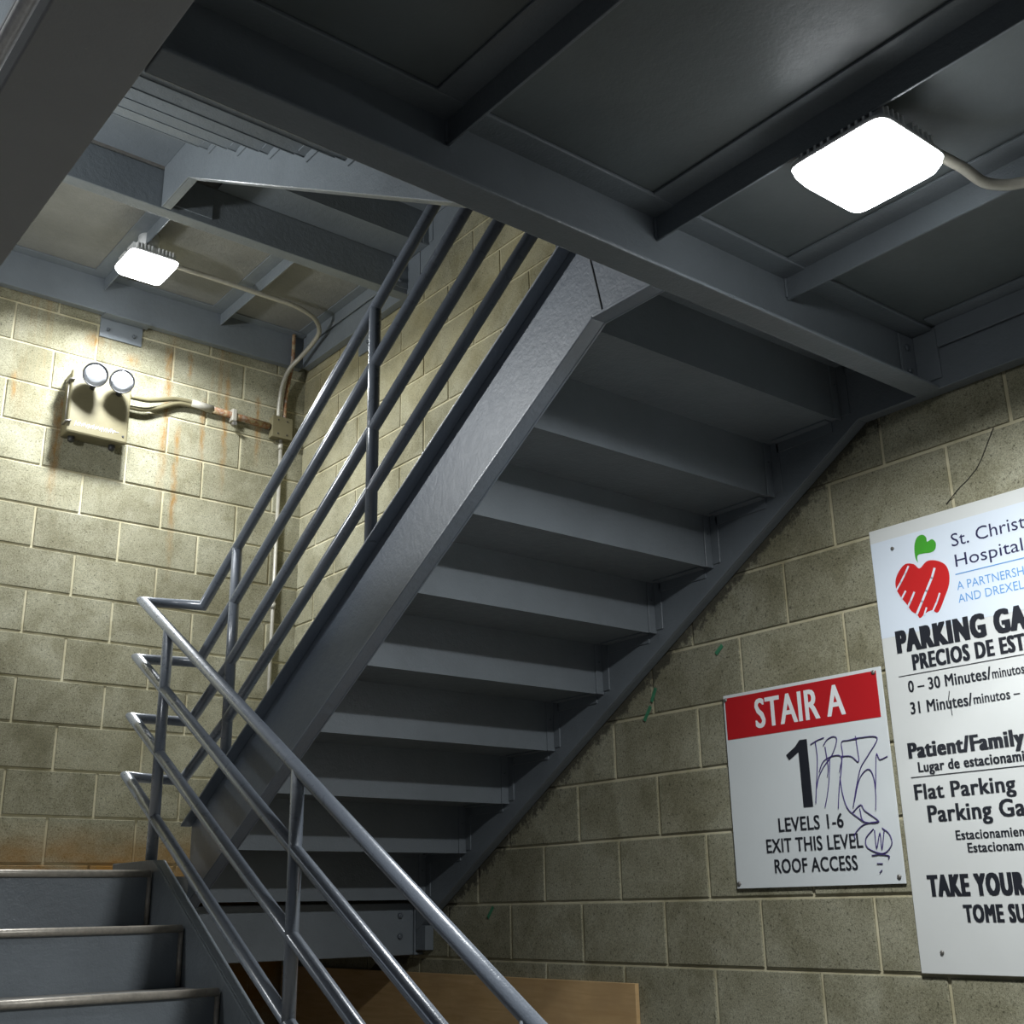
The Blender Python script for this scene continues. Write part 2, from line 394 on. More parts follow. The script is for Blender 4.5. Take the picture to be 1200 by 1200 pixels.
def step_parts(root, treads, risers, x0, x1, up_dir, seen_top=False, clips=True):
    """treads: (y_riser, y_far, z_pan); risers: (y, z0, z1)"""
    for yr, yf, z in treads:
        ya, yb = sorted((yr, yf))
        mb = MB().box(x0, x1, ya, yb, z, z + 0.004)
        mb.build('tread', M_steel, root)
        if seen_top:
            MB().box(x0 + .001, x1 - .001, ya + 0.005, yb - 0.005, z + 0.0045, z + 0.082).build('tread_fill', M_concrete, root)
        for xs, sgn in ((x0, 1), (x1, -1)):
            c = MB().box(*sorted((xs, xs + sgn * 0.034)), ya + 0.03, yb - 0.03, z - 0.0055, z - 0.0005)
            c.box(*sorted((xs - sgn * 0.0005, xs + sgn * 0.005)), ya + 0.03, yb - 0.03, z - 0.036, z - 0.0055)
            c.build('tread_carrier', M_steel, root)
    for y, z0, z1 in risers:
        inset = 0.034 if clips else 0.0
        MB().box(x0 + inset * 0.3, x1 - inset, y - 0.002, y + 0.002, z0, z1).build('riser', M_steel, root)
        if clips:
            for xs, sgn in ((x0, 1), (x1, -1)):
                c = MB().box(*sorted((xs, xs + sgn * 0.036)), y - 0.0075, y - 0.0025, z0, z1 - 0.035)
                c.box(*sorted((xs - sgn * 0.0005, xs + sgn * 0.005)), y - 0.040, y - 0.0075, z0 + 0.012, z1 - 0.03)
                c.build('riser_clip', M_steel, root, 0.001, 1)
                bolt(root, (xs + sgn * 0.02, y - 0.0075, (z0 + z1) / 2 - 0.01), (0, -1, 0), 0.004, 0.003)

# ---- the middle flight, climbing towards the camera along the right wall
def climbing_flight(label):
    t = thing('stair_flight', label, 'stairs', (-0.6, -1.3, 0.236), 'steel stair flights')
    S = 0.622; zb = lambda y: 0.200 + S * (-y - 1.39); D = 0.336
    yl = -1.325; bot = [(yl, zb(yl)), (-3.60, 1.572), (-3.804, 1.572)]; top = [(yl, zb(yl) + D), (-3.50, zb(-3.50) + D), (-3.804, zb(-3.50) + D)]
    o = stringer_mb(bot, top, -1.094, -1.086, -1.137).build('stringer', M_sheen, t, 0.0025)
    o['label'] = 'outer stringer with a glossy web, bluish sheen tinted in, and welded knee'
    yl2 = -1.235; bot2 = [(yl2, zb(yl2) + 0.0), (-3.60, 1.572), (-3.804, 1.572)]; top2 = [(yl2, zb(yl2) + D), (-3.50, zb(-3.50) + D), (-3.804, zb(-3.50) + D)]
    stringer_mb(bot2, top2, -0.050, -0.042, -0.006).build('stringer', M_steel, t, 0.0025)
    # weld seam at the knee of the outer web
    MB().tube([(-1.0945, -3.60, 1.585), (-1.0945, -3.585, 1.66), (-1.0945, -3.558, 1.78), (-1.0945, -3.535, 1.87)], 0.0025, 6).build('weld_seam', M_darkrub, t)
    treads = []; risers = []
    for k in range(9):
        y = -1.306 - RUN * k; z = 0.2355 + RISE * k
        if k: treads.append((y, y + RUN - 0.003, z))
        risers.append((y, z - 0.010, z + RISE + 0.07))
    treads.append((-3.804, -3.542, 0.2355 + RISE * 9 - 0.003))
    step_parts(t, treads, risers, -1.086, -0.050, -1)
    return t
fl2 = climbing_flight('middle steel stair flight on the right, seen from below, with bluish sheen tinted into the glossy outer stringer')

# ---- flights climbing away from the camera (lower one seen from above, upper one from below)
def away_flight(label, z_land, stub_b, knee_y, slope, top_of, seen_top, n0, n1):
    t = thing('stair_flight', label, 'stairs', (-1.85, -1.6, z_land), 'steel stair flights')
    zb = lambda y: stub_b - slope * (-y + knee_y); ye = -3.80 if not seen_top else -3.95
    D = 0.336
    for xw0, xw1, xf in ((-1.336, -1.328, -1.292), (-2.345, -2.337, -2.366)):
        bot = [(-1.226 if seen_top else -1.13, stub_b), (knee_y, stub_b), (ye, zb(ye))]
        tk = top_of[0]; top = [(-1.226 if seen_top else -1.13, top_of[1]), (tk, top_of[1]), (ye, top_of[1] - slope * (-ye + tk))]
        stringer_mb(bot, top, xw0, xw1, xf).build('stringer', M_steel, t, 0.0025)
    treads = []; risers = []
    for k in range(n0, n1):
        y = -1.585 - RUN * k; zp = z_land - RISE * (k + 1)
        risers.append((y, zp - (0.012 if seen_top else 0.0025), z_land + 0.080 - RISE * k))
        treads.append((y, y - RUN + 0.003, zp))
    step_parts(t, treads, risers, -2.337, -1.337, 1, seen_top, clips=not seen_top)
    if seen_top:
        for k in range(n0, n1):
            y = -1.585 - RUN * k; z = z_land + 0.080 - RISE * k
            MB().tube([(-2.335, y - 0.006, z), (-1.345, y - 0.006, z)], 0.0115, 12).build('nosing', M_nosing, t)
            MB().tube([(-1.345, y - 0.004, z), (-1.345, y - 0.004, z - 0.165)], 0.008, 8).build('weld_bead', M_nosing, t)
        MB().box(-2.337, -1.337, -1.58, -1.226, z_land, z_land + 0.082).build('tread_fill', M_concrete, t)
    else:
        MB().box(-2.337, -1.337, -1.582, -1.14, z_land - 0.002, z_land + 0.003).build('deck_plate', M_steel, t)
    return t
fl1 = away_flight('lower stair flight at bottom left, treads with worn metal nosings, seen from above', 0.236, 0.024, -1.585, 0.61, (-1.585, 0.36), True, 0, 8)
fl3 = away_flight('upper stair flight at top left, pale underside with stepped treads beyond the dark girder', 3.300, 3.100, -1.405, 0.59, (-1.45, 3.40), False, 0, 8)
fl4 = copy_tree(fl2, None, 3.065); fl4['label'] = 'topmost stair flight, its dark underside just seen above the handrails and far landing beam'

# ---------------------------------------------------------------- platforms
def channel_x(x0, x1, yw, yf, z0, z1, tf=0.010, tw=0.008):
    """channel running along x: web at yw, flanges to yf"""
    mb = MB(); s = 1 if yf > yw else -1
    mb.box(x0, x1, *sorted((yw, yw + s * tw)), z0, z1)
    mb.box(x0, x1, *sorted((yw + s * tw * 0.5, yf)), z0, z0 + tf).box(x0, x1, *sorted((yw + s * tw * 0.5, yf)), z1 - tf, z1)
    return mb
def channel_y(y0, y1, xw, xf, z0, z1, tf=0.009, tw=0.008):
    mb = MB(); s = 1 if xf > xw else -1
    mb.box(*sorted((xw, xw + s * tw)), y0, y1, z0, z1)
    mb.box(*sorted((xw + s * tw * 0.5, xf)), y0, y1, z0, z0 + tf).box(*sorted((xw + s * tw * 0.5, xf)), y0, y1, z1 - tf, z1)
    return mb
def joist(parent, x, y0, y1, zt, leg=0.062, drop=0.072, wl=0.07):
    mb = MB().box(x, x + 0.007, y0, y1, zt - drop, zt).box(x - wl, x + 0.001, y0, y1, zt - 0.0065, zt)
    return mb.build('joist', M_steel, parent, 0.0012, 1)

pl = thing('stair_platform', 'large steel platform overhead on the right, with joists and edge beam', 'platform', (-1.2, -3.81, 1.57), 'steel stair platforms')
MB().box(-2.46, -0.002, -6.9, -3.83, 1.7655, 1.772).build('deck_plate', M_deck, pl)
MB().box(-2.46, -0.002, -6.9, -3.825, 1.7725, 1.85).build('deck_fill', M_concrete, pl)
channel_x(-2.368, -0.052, -3.806, -3.882, 1.570, 1.765).build('edge_beam', M_steel, pl, 0.003)
for x in (-1.732, -1.118, -0.632):
    joist(pl, x, -6.9, -3.815, 1.765)
    MB().tube([(x - 0.001, -3.8165, 1.70), (x - 0.001, -3.8165, 1.755)], 0.004, 6).build('weld_bead', M_steel, pl)
channel_y(-6.9, -3.80, -0.052, -0.006, 1.572, 1.765).build('ledger', M_steel, pl, 0.0025)
MB().box(-0.118, -0.060, -6.9, -3.90, 1.757, 1.7645).box(-0.067, -0.0605, -6.9, -3.90, 1.69, 1.757).build('shelf_angle', M_steel, pl, 0.001, 1)
cl = MB().box(-0.130, -0.0525, -3.8215, -3.8145, 1.60, 1.75).box(-0.0595, -0.0525, -3.895, -3.8215, 1.60, 1.75).build('connection_angle', M_steel, pl, 0.0015, 1)
for z in (1.635, 1.71): bolt(pl, (-0.098, -3.8215, z), (0, -1, 0))
g = MB().box(-2.55, -2.37, -6.9, -0.01, 1.570, 1.583).box(-2.55, -2.37, -6.9, -0.01, 1.752, 1.765).box(-2.464, -2.456, -6.9, -0.01, 1.583, 1.752)
g.build('girder', M_girder, pl, 0.003)

def landing(label, z0, ztop, yb, zdeck, seen, x_left=-2.44):
    t = thing('stair_platform', label, 'platform', (-1.2, -0.6, z0), 'steel stair platforms')
    MB().box(x_left, -0.008, yb + 0.002, -0.008, zdeck, zdeck + 0.006).build('deck_plate', M_rough_deck, t)
    MB().box(x_left, -0.008, yb + 0.002, -0.008, zdeck + 0.0065, zdeck + 0.082).build('deck_fill', M_concrete, t)
    MB().box(-1.084, -0.052, -1.303, yb + 0.001, zdeck, zdeck + 0.006).build('deck_plate', M_steel, t)
    channel_x(x_left + .07, -0.052, yb, yb + 0.066, z0, ztop).build('edge_beam', M_steel, t, 0.003)
    channel_x(x_left + .07, -0.052, -0.052, -0.010, z0, ztop).build('ledger', M_steel, t, 0.0025)
    channel_y(-1.232, -0.055, -0.052, -0.008, z0 + (0.0 if not seen else 0.0), ztop).build('ledger', M_steel, t, 0.0025)
    if seen:
        for x in (-1.200, -0.560): joist(t, x, yb + 0.01, -0.053, zdeck - 0.0005)
        MB().box(x_left + .07, -0.06, -0.112, -0.053, zdeck - 0.0075, zdeck - 0.001).build('shelf_angle', M_steel, t, 0.001, 1)
        MB().box(-0.118, -0.060, yb + 0.07, -0.12, zdeck - 0.0075, zdeck - 0.001).box(-0.067, -0.0605, yb + 0.07, -0.12, zdeck - 0.075, zdeck - 0.0075).build('shelf_angle', M_steel, t, 0.001, 1)
    return t
l2 = landing('far landing overhead in the upper left corner, lit by the smaller square lamp', 3.100, 3.292, -1.122, 3.293, True)
l1 = landing('intermediate landing at the top of the lower flight, behind the handrails', 0.012, 0.214, -1.222, 0.236, False)
for z in (0.085, 0.13, 0.165):
    if z != 0.13: bolt(l1, (-0.118, -1.222, z), (0, -1, 0), 0.012, 0.010)
MB().box(-0.045, -0.004, -1.30, -1.232, 0.03, 0.125).build('seat_angle', M_steel, l1, 0.002)
# extra connection plates on the far landing beam
for x0, x1, za, zc in ((-1.325, -1.10, 3.13, 3.285),):
    MB().box(x0, x1, -1.131, -1.1225, za, zc).build('connection_plate', M_steel, l2, 0.001, 1)
MB().box(-0.14, -0.0525, -1.1295, -1.1225, 3.125, 3.27).build('connection_angle', M_steel, l2, 0.001, 1)
for z in (3.16, 3.225): bolt(l2, (-0.10, -1.1295, z), (0, -1, 0))
# wall clips below the ledgers
MB().box(-1.185, -0.965, -0.012, -0.004, 2.985, 3.0995).build('wall_clip', M_steel, l2, 0.001, 1)
MB().box(-1.185, -0.945, -0.075, -0.012, 3.088, 3.0985).build('wall_clip', M_steel, l2, 0.001, 1)
for x in (-1.145, -1.01): bolt(l2, (x, -0.012, 3.03), (0, -1, 0), 0.010, 0.012)
MB().box(-0.014, -0.005, -0.79, -0.60, 2.975, 3.0995).build('wall_clip', M_steel, l2, 0.001, 1)
bolt(l2, (-0.014, -0.70, 3.02), (-1, 0, 0), 0.010, 0.012)

# ---------------------------------------------------------------- handrails
RR = 0.0195
hr = thing('handrail', 'four-rail grey pipe railing that turns at the landing and follows both flights', 'railing', (-1.31, -1.5, 0.36), 'pipe railings')
crossz = (1.315, 1.096, 0.877, 0.664); ya = (-1.247, -1.244, -1.234, -1.230); yb_ = (-1.347, -1.335, -1.300, -1.262)
for i in range(4):
    off = (0, -0.219, -0.438, -0.652)[i]; off2 = (0, -0.208, -0.43, -0.635)[i]
    ye = -4.25; z_e = 1.315 + off - 0.592 * (-ye - 1.25)
    yt = -3.72; z_t = 1.296 + off2 + 0.635 * (-yt - 1.34)
    ym = -1.62; z_m = 1.296 + off2 + 0.635 * (-ym - 1.34)
    MB().tube([(-1.311, ye, z_e), (-1.311, ya[i], crossz[i]), (-1.116, yb_[i], crossz[i] - 0.008), (-1.116, ym, z_m), (-1.116, yt, z_t)], RR, 20).build('rail', M_rail, hr)
for y in (-1.508, -2.508, -3.508):
    MB().tube([(-1.311, y, 0.352 - 0.61 * (-y - 1.585) if y < -1.585 else 0.362), (-1.311, y, 1.315 - 0.592 * (-y - 1.25) - 0.004)], RR * 1.0, 20).build('post', M_rail, hr)
for y in (-1.618, -2.55, -3.48):
    MB().tube([(-1.116, y, 0.200 + 0.622 * (-y - 1.39) + 0.334), (-1.116, y, 1.296 + 0.635 * (-y - 1.34) - 0.004)], RR * 1.0, 20).build('post', M_rail, hr)
hl = thing('handrail', 'end of a pale pipe railing cut off at the bottom left corner', 'railing', (-2.35, -2.5, -0.2), 'pipe railings')
for i in range(4):
    off = (0, -0.219, -0.438, -0.652)[i]
    MB().tube([(-2.352, -4.25, 1.36 + off - 0.60 * 3.0), (-2.352, -2.3, 1.36 + off - 0.60 * 1.05)], RR, 18).build('rail', M_rail, hl)
for y in (-2.35, -3.5):
    MB().tube([(-2.352, y, 0.36 - 0.61 * (-y - 1.585)), (-2.352, y, 1.36 - 0.60 * (-y - 1.25))], RR, 18).build('post', M_rail, hl)

# ---------------------------------------------------------------- square LED lamps
def led_lamp(label, cx, cy, zf, ztop, size=0.24, power=1.0):
    t = thing('ceiling_lamp', label, 'lamp', (cx, cy, ztop), 'square LED lamps')
    hs = size / 2
    # rounded-square rim and domed lens
    def rsq(h, k, n=40):
        P = []
        for i in range(n):
            a = 2 * math.pi * i / n; ca, sa = math.cos(a), math.sin(a); e = 2 / 9.0
            P.append((h * math.copysign(abs(ca) ** e, ca), h * math.copysign(abs(sa) ** e, sa), k))
        return P
    def loft(rings, name, mat):
        mb = MB(); n = len(rings[0]); b = 0
        for rg in rings: mb.v += [(cx + x, cy + y, zf + z) for x, y, z in rg]
        for i in range(len(rings) - 1):
            for q in range(n):
                q2 = (q + 1) % n; mb.f.append((i * n + q, (i + 1) * n + q, (i + 1) * n + q2, i * n + q2)); mb.sm.append(True)
        mb.f.append(tuple(range(n))); mb.f.append(tuple(range((len(rings) - 1) * n, len(rings) * n))[::-1]); mb.sm += [False, False]
        return mb.build(name, mat, t)
    loft([rsq(hs * 0.93, 0.014), rsq(hs, 0.010), rsq(hs, 0.0005)], 'rim', M_led_body)
    loft([rsq(hs * 0.985, 0.0), rsq(hs * 0.965, -0.012), rsq(hs * 0.88, -0.029), rsq(hs * 0.64, -0.042), rsq(hs * 0.30, -0.047)], 'lens', M_led)
    ld = bpy.data.lights.new('led_board', 'AREA'); ld.shape = 'SQUARE'; ld.size = size * 0.62; ld.energy = LAMP_W * power
    ld.color = (0.93, 0.97, 1.0); ld.spread = math.radians(165)
    lo = bpy.data.objects.new('led_board', ld); C.objects.link(lo); lo.parent = t; lo.location = (0, 0, zf - 0.050 - ztop)
    hb = hs * 0.72; zt = min(0.062, ztop - zf - 0.028)
    MB().box(cx - hb, cx + hb, cy - hb, cy + hb, zf + 0.014, zf + zt).build('housing', M_led_body, t, 0.006)
    for i in range(11):
        a = -hb + hb * 2 * i / 10
        if i in (5,): continue
        MB().box(cx + a - 0.003, cx + a + 0.003, cy - hb * 1.22, cy + hb * 1.22, zf + 0.014, zf + zt * 0.82).build('fin', M_led_body, t)
        MB().box(cx - hb * 1.22, cx + hb * 1.22, cy + a - 0.003, cy + a + 0.003, zf + 0.014, zf + zt * 0.82).build('fin', M_led_body, t)
    MB().lathe((cx, cy, zf + zt), (0, 0, 1), [(0, 0.05), (ztop - zf - zt - 0.001, 0.05)], 20).build('mounting_box', M_led_body, t)
    return t
led_lamp('large glowing square lamp under the platform on the right', -1.012, -4.332, 1.662, 1.764)
led_lamp('smaller glowing square lamp under the far landing at upper left', -1.172, -0.560, 3.135, 3.292, power=1.15)
led_lamp('unseen square lamp added under the garage slab to light pipes and rails from the left', -3.70, -3.60, 3.35, 3.458, power=0.55)  # added out of view to brighten the top left pipes and railings
fl = led_lamp('unseen square flood lamp added left of the stairs for rail shadows and the upper flight', -3.32, -1.60, 2.04, 2.15, power=0.58)  # added side light: rail shadows and the upper flight's underside
fl.rotation_euler = (0, math.radians(-104), 0)
tag(MB().box(-3.92, -3.415, -1.85, -1.35, FLOOR, TOP).build('column', M_ceil, None, 0.02), 'unseen square concrete column added to carry the flood lamp, left of the stairs', 'column')  # unseen mount added for the flood lamp
tag(MB().tube(catmull([(-0.91, -4.40, 1.715), (-0.80, -4.425, 1.695), (-0.72, -4.44, 1.676), (-0.66, -4.50, 1.674), (-0.645, -4.62, 1.674), (-0.645, -5.2, 1.674)], 6), 0.0125, 14).build('conduit', M_galv),
    'short grey conduit curving away from the large square lamp to the right', 'conduit')

# conduits of the far corner
tag(MB().tube(catmull([(-1.07, -0.545, 3.19), (-0.80, -0.53, 3.20), (-0.50, -0.525, 3.20), (-0.36, -0.52, 3.20), (-0.22, -0.47, 3.198), (-0.125, -0.37, 3.19), (-0.105, -0.27, 3.165),
                       (-0.12, -0.16, 3.115), (-0.15, -0.095, 3.06), (-0.172, -0.062, 2.97), (-0.178, -0.045, 2.86), (-0.178, -0.04, 2.776)], 6), 0.0125, 14).build('conduit', M_galv),
    'cream conduit running from the smaller lamp and bending down into the junction box', 'conduit')
tag(MB().tube(catmull([(-0.124, -0.078, 3.284), (-0.124, -0.074, 3.12), (-0.130, -0.05, 3.00), (-0.136, -0.034, 2.90), (-0.138, -0.034, 2.776)], 6), 0.011, 14).build('conduit', M_rust),
    'short rusty conduit dropping from the far landing beam into the junction box', 'conduit')
cd = thing('conduit', 'thin pale conduit going straight down the corner below the junction box', 'conduit', (-0.145, -0.02, 2.65))
MB().tube([(-0.145, -0.020, 2.655), (-0.148, -0.020, 0.33)], 0.0105, 14).build('pipe', M_galv, cd)
for z in (1.70, 2.60): MB().tube([(-0.1462, -0.020, z), (-0.1462, -0.020, z + 0.03)], 0.0145, 14).build('coupling', M_galv, cd)
ch = thing('conduit', 'thick rust-stained conduit running from the emergency light to the junction box', 'conduit', (-0.6, -0.03, 2.72))
MB().tube(catmull([(-1.02, -0.075, 2.665), (-0.93, -0.07, 2.672), (-0.86, -0.045, 2.70), (-0.78, -0.028, 2.733), (-0.70, -0.026, 2.742), (-0.63, -0.026, 2.738)], 6), 0.013, 14).build('pipe', M_fixture, ch)
MB().tube(catmull([(-1.02, -0.035, 2.625), (-0.93, -0.034, 2.632), (-0.85, -0.030, 2.665), (-0.76, -0.028, 2.712), (-0.68, -0.026, 2.722), (-0.60, -0.026, 2.722)], 6), 0.012, 14).build('pipe', M_fixture, ch)
MB().tube([(-0.64, -0.027, 2.734), (-0.225, -0.027, 2.716)], 0.019, 16).build('pipe', M_rust, ch)
MB().tube([(-0.68, -0.027, 2.736), (-0.56, -0.027, 2.731)], 0.0225, 16).build('coupling', M_galv, ch)
MB().box(-0.455, -0.425, -0.052, -0.006, 2.688, 2.758).build('clamp', M_galv, ch, 0.006)
MB().lathe((-0.44, -0.03, 2.672), (0, -1, 0), [(0, 0.012), (0.03, 0.012)], 10).build('clamp_bolt', M_screw, ch)

jb = thing('junction_box', 'small beige junction box in the corner where the conduits meet', 'box', (-0.158, -0.005, 2.71))
MB().box(-0.216, -0.100, -0.052, -0.005, 2.655, 2.775).build('body', M_fixture, jb, 0.003)
MB().box(-0.219, -0.097, -0.058, -0.0525, 2.652, 2.778).build('cover', M_fixture, jb, 0.002)
for x in (-0.185, -0.131):
    for z in (2.675, 2.755): MB().lathe((x, -0.058, z), (0, -1, 0), [(0, 0.0045), (0.003, 0.004)], 8).build('screw', M_darkrub, jb)

# two bright pipes beside the girder, top left
tag(MB().tube([(-2.572, -6.8, 1.60), (-2.572, -0.1, 1.60)], 0.0145, 16).build('pipe', M_chrome), 'bright steel pipe running beside the dark girder at the top left corner', 'pipe')
tag(MB().tube([(-2.622, -6.8, 1.615), (-2.622, -0.1, 1.615)], 0.0175, 16).build('pipe', M_chrome), 'second steel pipe, leftmost in the top left corner', 'pipe')

# ---------------------------------------------------------------- emergency light
em = thing('emergency_light', 'beige twin-head emergency light on the block wall beneath the far landing', 'emergency light', (-1.17, -0.005, 2.56))
MB().box(-1.325, -1.035, -0.088, -0.006, 2.395, 2.715).build('body', M_fixture, em, 0.008)
MB().box(-1.330, -1.030, -0.120, -0.0885, 2.390, 2.720).build('lid', M_fixture, em, 0.010)
for z in (2.44, 2.66):
    l = MB().tube([(-1.336, -0.070, z), (-1.336, -0.124, z), (-1.315, -0.130, z + 0.004)], 0.006, 8).build('latch', M_screw, em)
MB().tube([(-1.336, -0.104, 2.44), (-1.336, -0.104, 2.66)], 0.003, 8).build('hinge_rod', M_screw, em)
for x in (-1.28, -1.08): MB().lathe((x, -0.045, 2.395), (0, 0, -1), [(0, 0.017), (0.020, 0.017), (0.026, 0.010)], 12).build('foot', M_darkrub, em)
MB().lathe((-1.055, -0.120, 2.425), (0, -1, 0), [(0, 0.006), (0.003, 0.005)], 10).build('screw', M_darkrub, em)
for x, z in ((-1.248, 2.672), (-1.117, 2.672)):
    ax = Vector((-0.30, -0.86, -0.40)).normalized(); o = Vector((x, -0.213, z))
    MB().tube([(x + 0.02, -0.121, z - 0.030), (x + 0.016, -0.150, z - 0.030), tuple(o - ax * 0.03)], 0.013, 12).build('swivel', M_darkrub, em)
    hd = MB().lathe(tuple(o - ax * 0.055), ax, [(0, 0.018), (0.012, 0.036), (0.035, 0.055), (0.060, 0.060), (0.066, 0.060)], 32).build('lamp_head', M_screw, em)
    MB().lathe(tuple(o + ax * 0.0115), ax, [(0, 0.053), (0.0035, 0.052), (0.0055, 0.035), (0.0065, 0.010)], 32).build('lens', M_head, hd)
    MB().lathe(tuple(o + ax * 0.0112), ax, [(0, 0.0605), (0.006, 0.0605), (0.007, 0.057), (0.006, 0.0545), (0.001, 0.0535)], 32).build('rim', M_darkrub, hd)
def wall_scrawl(name, lines, y, r, mat, parent):
    mb = MB()
    for ln in lines: mb.tube([(x, y, z) for x, z in ln], r, 5)
    return mb.build(name, mat, parent)
sc = []
xx = -1.295
for i in range(9):
    sc.append([(xx + 0.022 * i, 2.425 + 0.004 * (i % 3)), (xx + 0.022 * i + 0.006, 2.452 - 0.003 * (i % 2)), (xx + 0.022 * i + 0.012, 2.43), (xx + 0.022 * i + 0.02, 2.447)])
sc.append([(-1.12, 2.452), (-1.105, 2.44), (-1.078, 2.441)])
wall_scrawl('scratch_marks', sc, -0.1208, 0.0013, M_white, em)

# ---------------------------------------------------------------- plywood
tag(MB().box(-0.024, -0.007, -2.489, -0.05, FLOOR, -0.057).build('plywood_sheet', M_ply, None, 0.001, 1), 'brown plywood sheet leaning flat against the right wall at the floor', 'plywood')

# ---------------------------------------------------------------- signs
def text_mesh(body, offset, spacing=1.0):
    cu = bpy.data.curves.new('lettering', 'FONT'); cu.body = body; cu.offset = offset; cu.resolution_u = 3; cu.size = 1.0; cu.space_character = spacing
    o = bpy.data.objects.new('t', cu); C.objects.link(o)
    dg = bpy.context.evaluated_depsgraph_get(); me = bpy.data.meshes.new_from_object(o.evaluated_get(dg))
    bpy.data.objects.remove(o); bpy.data.curves.remove(cu); return me
_cap = {}
def cap_h(off):
    if off not in _cap:
        me = text_mesh('H', off); _cap[off] = (max(v.co.y for v in me.vertices) - 2 * off * 0)
    return _cap[off]
def wall_text(body, y0, z0, y1, ch, mat, parent, off=0.0, x=-0.0125, name='lettering'):
    """lettering on the right wall; off thickens the strokes (fraction of an em) by overlaying shifted copies"""
    me = text_mesh(body, 0.0, 1 + off * 2.0); me.name = name
    xs = [v.co.x for v in me.vertices]; a, b = min(xs), max(xs)
    n = max(1, int(math.ceil(off / 0.016))) if off > 0 else 0
    sz = ch / cap_h(0.0)
    V = []; F = []
    vy = off * 0.22
    sh = [(off * (k / n), vy * (1 if k % 2 else -1)) for k in range(-n, n + 1)] if n else [(0.0, 0.0)]
    if n: sh += [(d, -e) for d, e in sh]
    sz = ch / (cap_h(0.0) + 2 * vy)
    W = (b - a) + (2 * off if n else 0); sx = (y0 - y1) / W
    for q, (d, e) in enumerate(sh):
        n0 = len(V)
        V += [tuple(Vector((x - 0.00001 * q, y0 - (v.co.x - a + d + (off if n else 0)) * sx, z0 + (v.co.y + e + vy) * sz)) - world_loc(parent)) for v in me.vertices]
        F += [tuple(n0 + i for i in p.vertices) for p in me.polygons]
    m2 = bpy.data.meshes.new(name); m2.from_pydata(V, [], F); m2.materials.append(mat); bpy.data.meshes.remove(me)
    o = bpy.data.objects.new(name, m2); C.objects.link(o); o.parent = parent
    return o
def wall_poly(pts, x, mat, parent, name, th=0.0006):
    # concave outlines are filled through a curve
    cu = bpy.data.curves.new(name, 'CURVE'); cu.dimensions = '2D'; cu.fill_mode = 'BOTH'
    sp = cu.splines.new('POLY'); sp.points.add(len(pts) - 1); sp.use_cyclic_u = True
    for p, (y, z) in zip(sp.points, pts): p.co = (-y, z, 0, 1)
    o = bpy.data.objects.new('t', cu); C.objects.link(o)
    dg = bpy.context.evaluated_depsgraph_get(); me = bpy.data.meshes.new_from_object(o.evaluated_get(dg)); bpy.data.objects.remove(o)
    me.name = name
    for v in me.vertices: v.co = Vector((x, -v.co.x, v.co.y)) - world_loc(parent)
    me.materials.clear(); me.materials.append(mat)
    o = bpy.data.objects.new(name, me); C.objects.link(o); o.parent = parent
    so = o.modifiers.new('thick', 'SOLIDIFY'); so.thickness = th; so.offset = 0
    return o
def sm_close(P, k=4):
    n = len(P); out = []
    for i in range(n):
        a, b, c, d = (Vector((*P[(i + j) % n], 0)) for j in (-1, 0, 1, 2))
        for j in range(k):
            t = j / k; q = 0.5 * ((2 * b) + (c - a) * t + (2 * a - 5 * b + 4 * c - d) * t * t + (-a + 3 * b - 3 * c + d) * t ** 3); out.append((q.x, q.y))
    return out

st = thing('stair_sign', 'square white sign with red STAIR A band and purple graffiti', 'sign', (-0.008, -3.25, 0.53))
MB().box(-0.0105, -0.0065, -3.550, -2.949, 0.231, 0.829).build('panel', M_sign, st, 0.001, 1)
MB().box(-0.0116, -0.0106, -3.533, -2.957, 0.686, 0.819).build('red_band', M_red, st)
X1 = -0.0122
wall_text('STAIR A', -3.077, 0.709, -3.417, 0.0905, M_white, st, 0.03, X1)
wall_text('LEVELS 1-6', -3.132, 0.391, -3.369, 0.0395, M_ink, st, 0.022, X1)
wall_text('EXIT THIS LEVEL', -3.079, 0.332, -3.427, 0.0395, M_ink, st, 0.022, X1)
wall_text('ROOF ACCESS', -3.104, 0.2725, -3.402, 0.0395, M_ink, st, 0.022, X1)
wall_poly([(-3.1848, 0.6144), (-3.1952, 0.5985), (-3.2324, 0.6190), (-3.2324, 0.4565), (-3.2673, 0.4565), (-3.2673, 0.6538), (-3.2398, 0.6538), (-3.2215, 0.636)], X1, M_ink, st, 'numeral')
for y, z in ((-2.9593, 0.8138), (-3.5249, 0.8147), (-2.9593, 0.2456), (-3.5319, 0.2495)):
    MB().lathe((-0.0105, y, z), (-1, 0, 0), [(0, 0.0065), (0.003, 0.0065), (0.005, 0.003)], 10).build('bolt', M_screw, st)
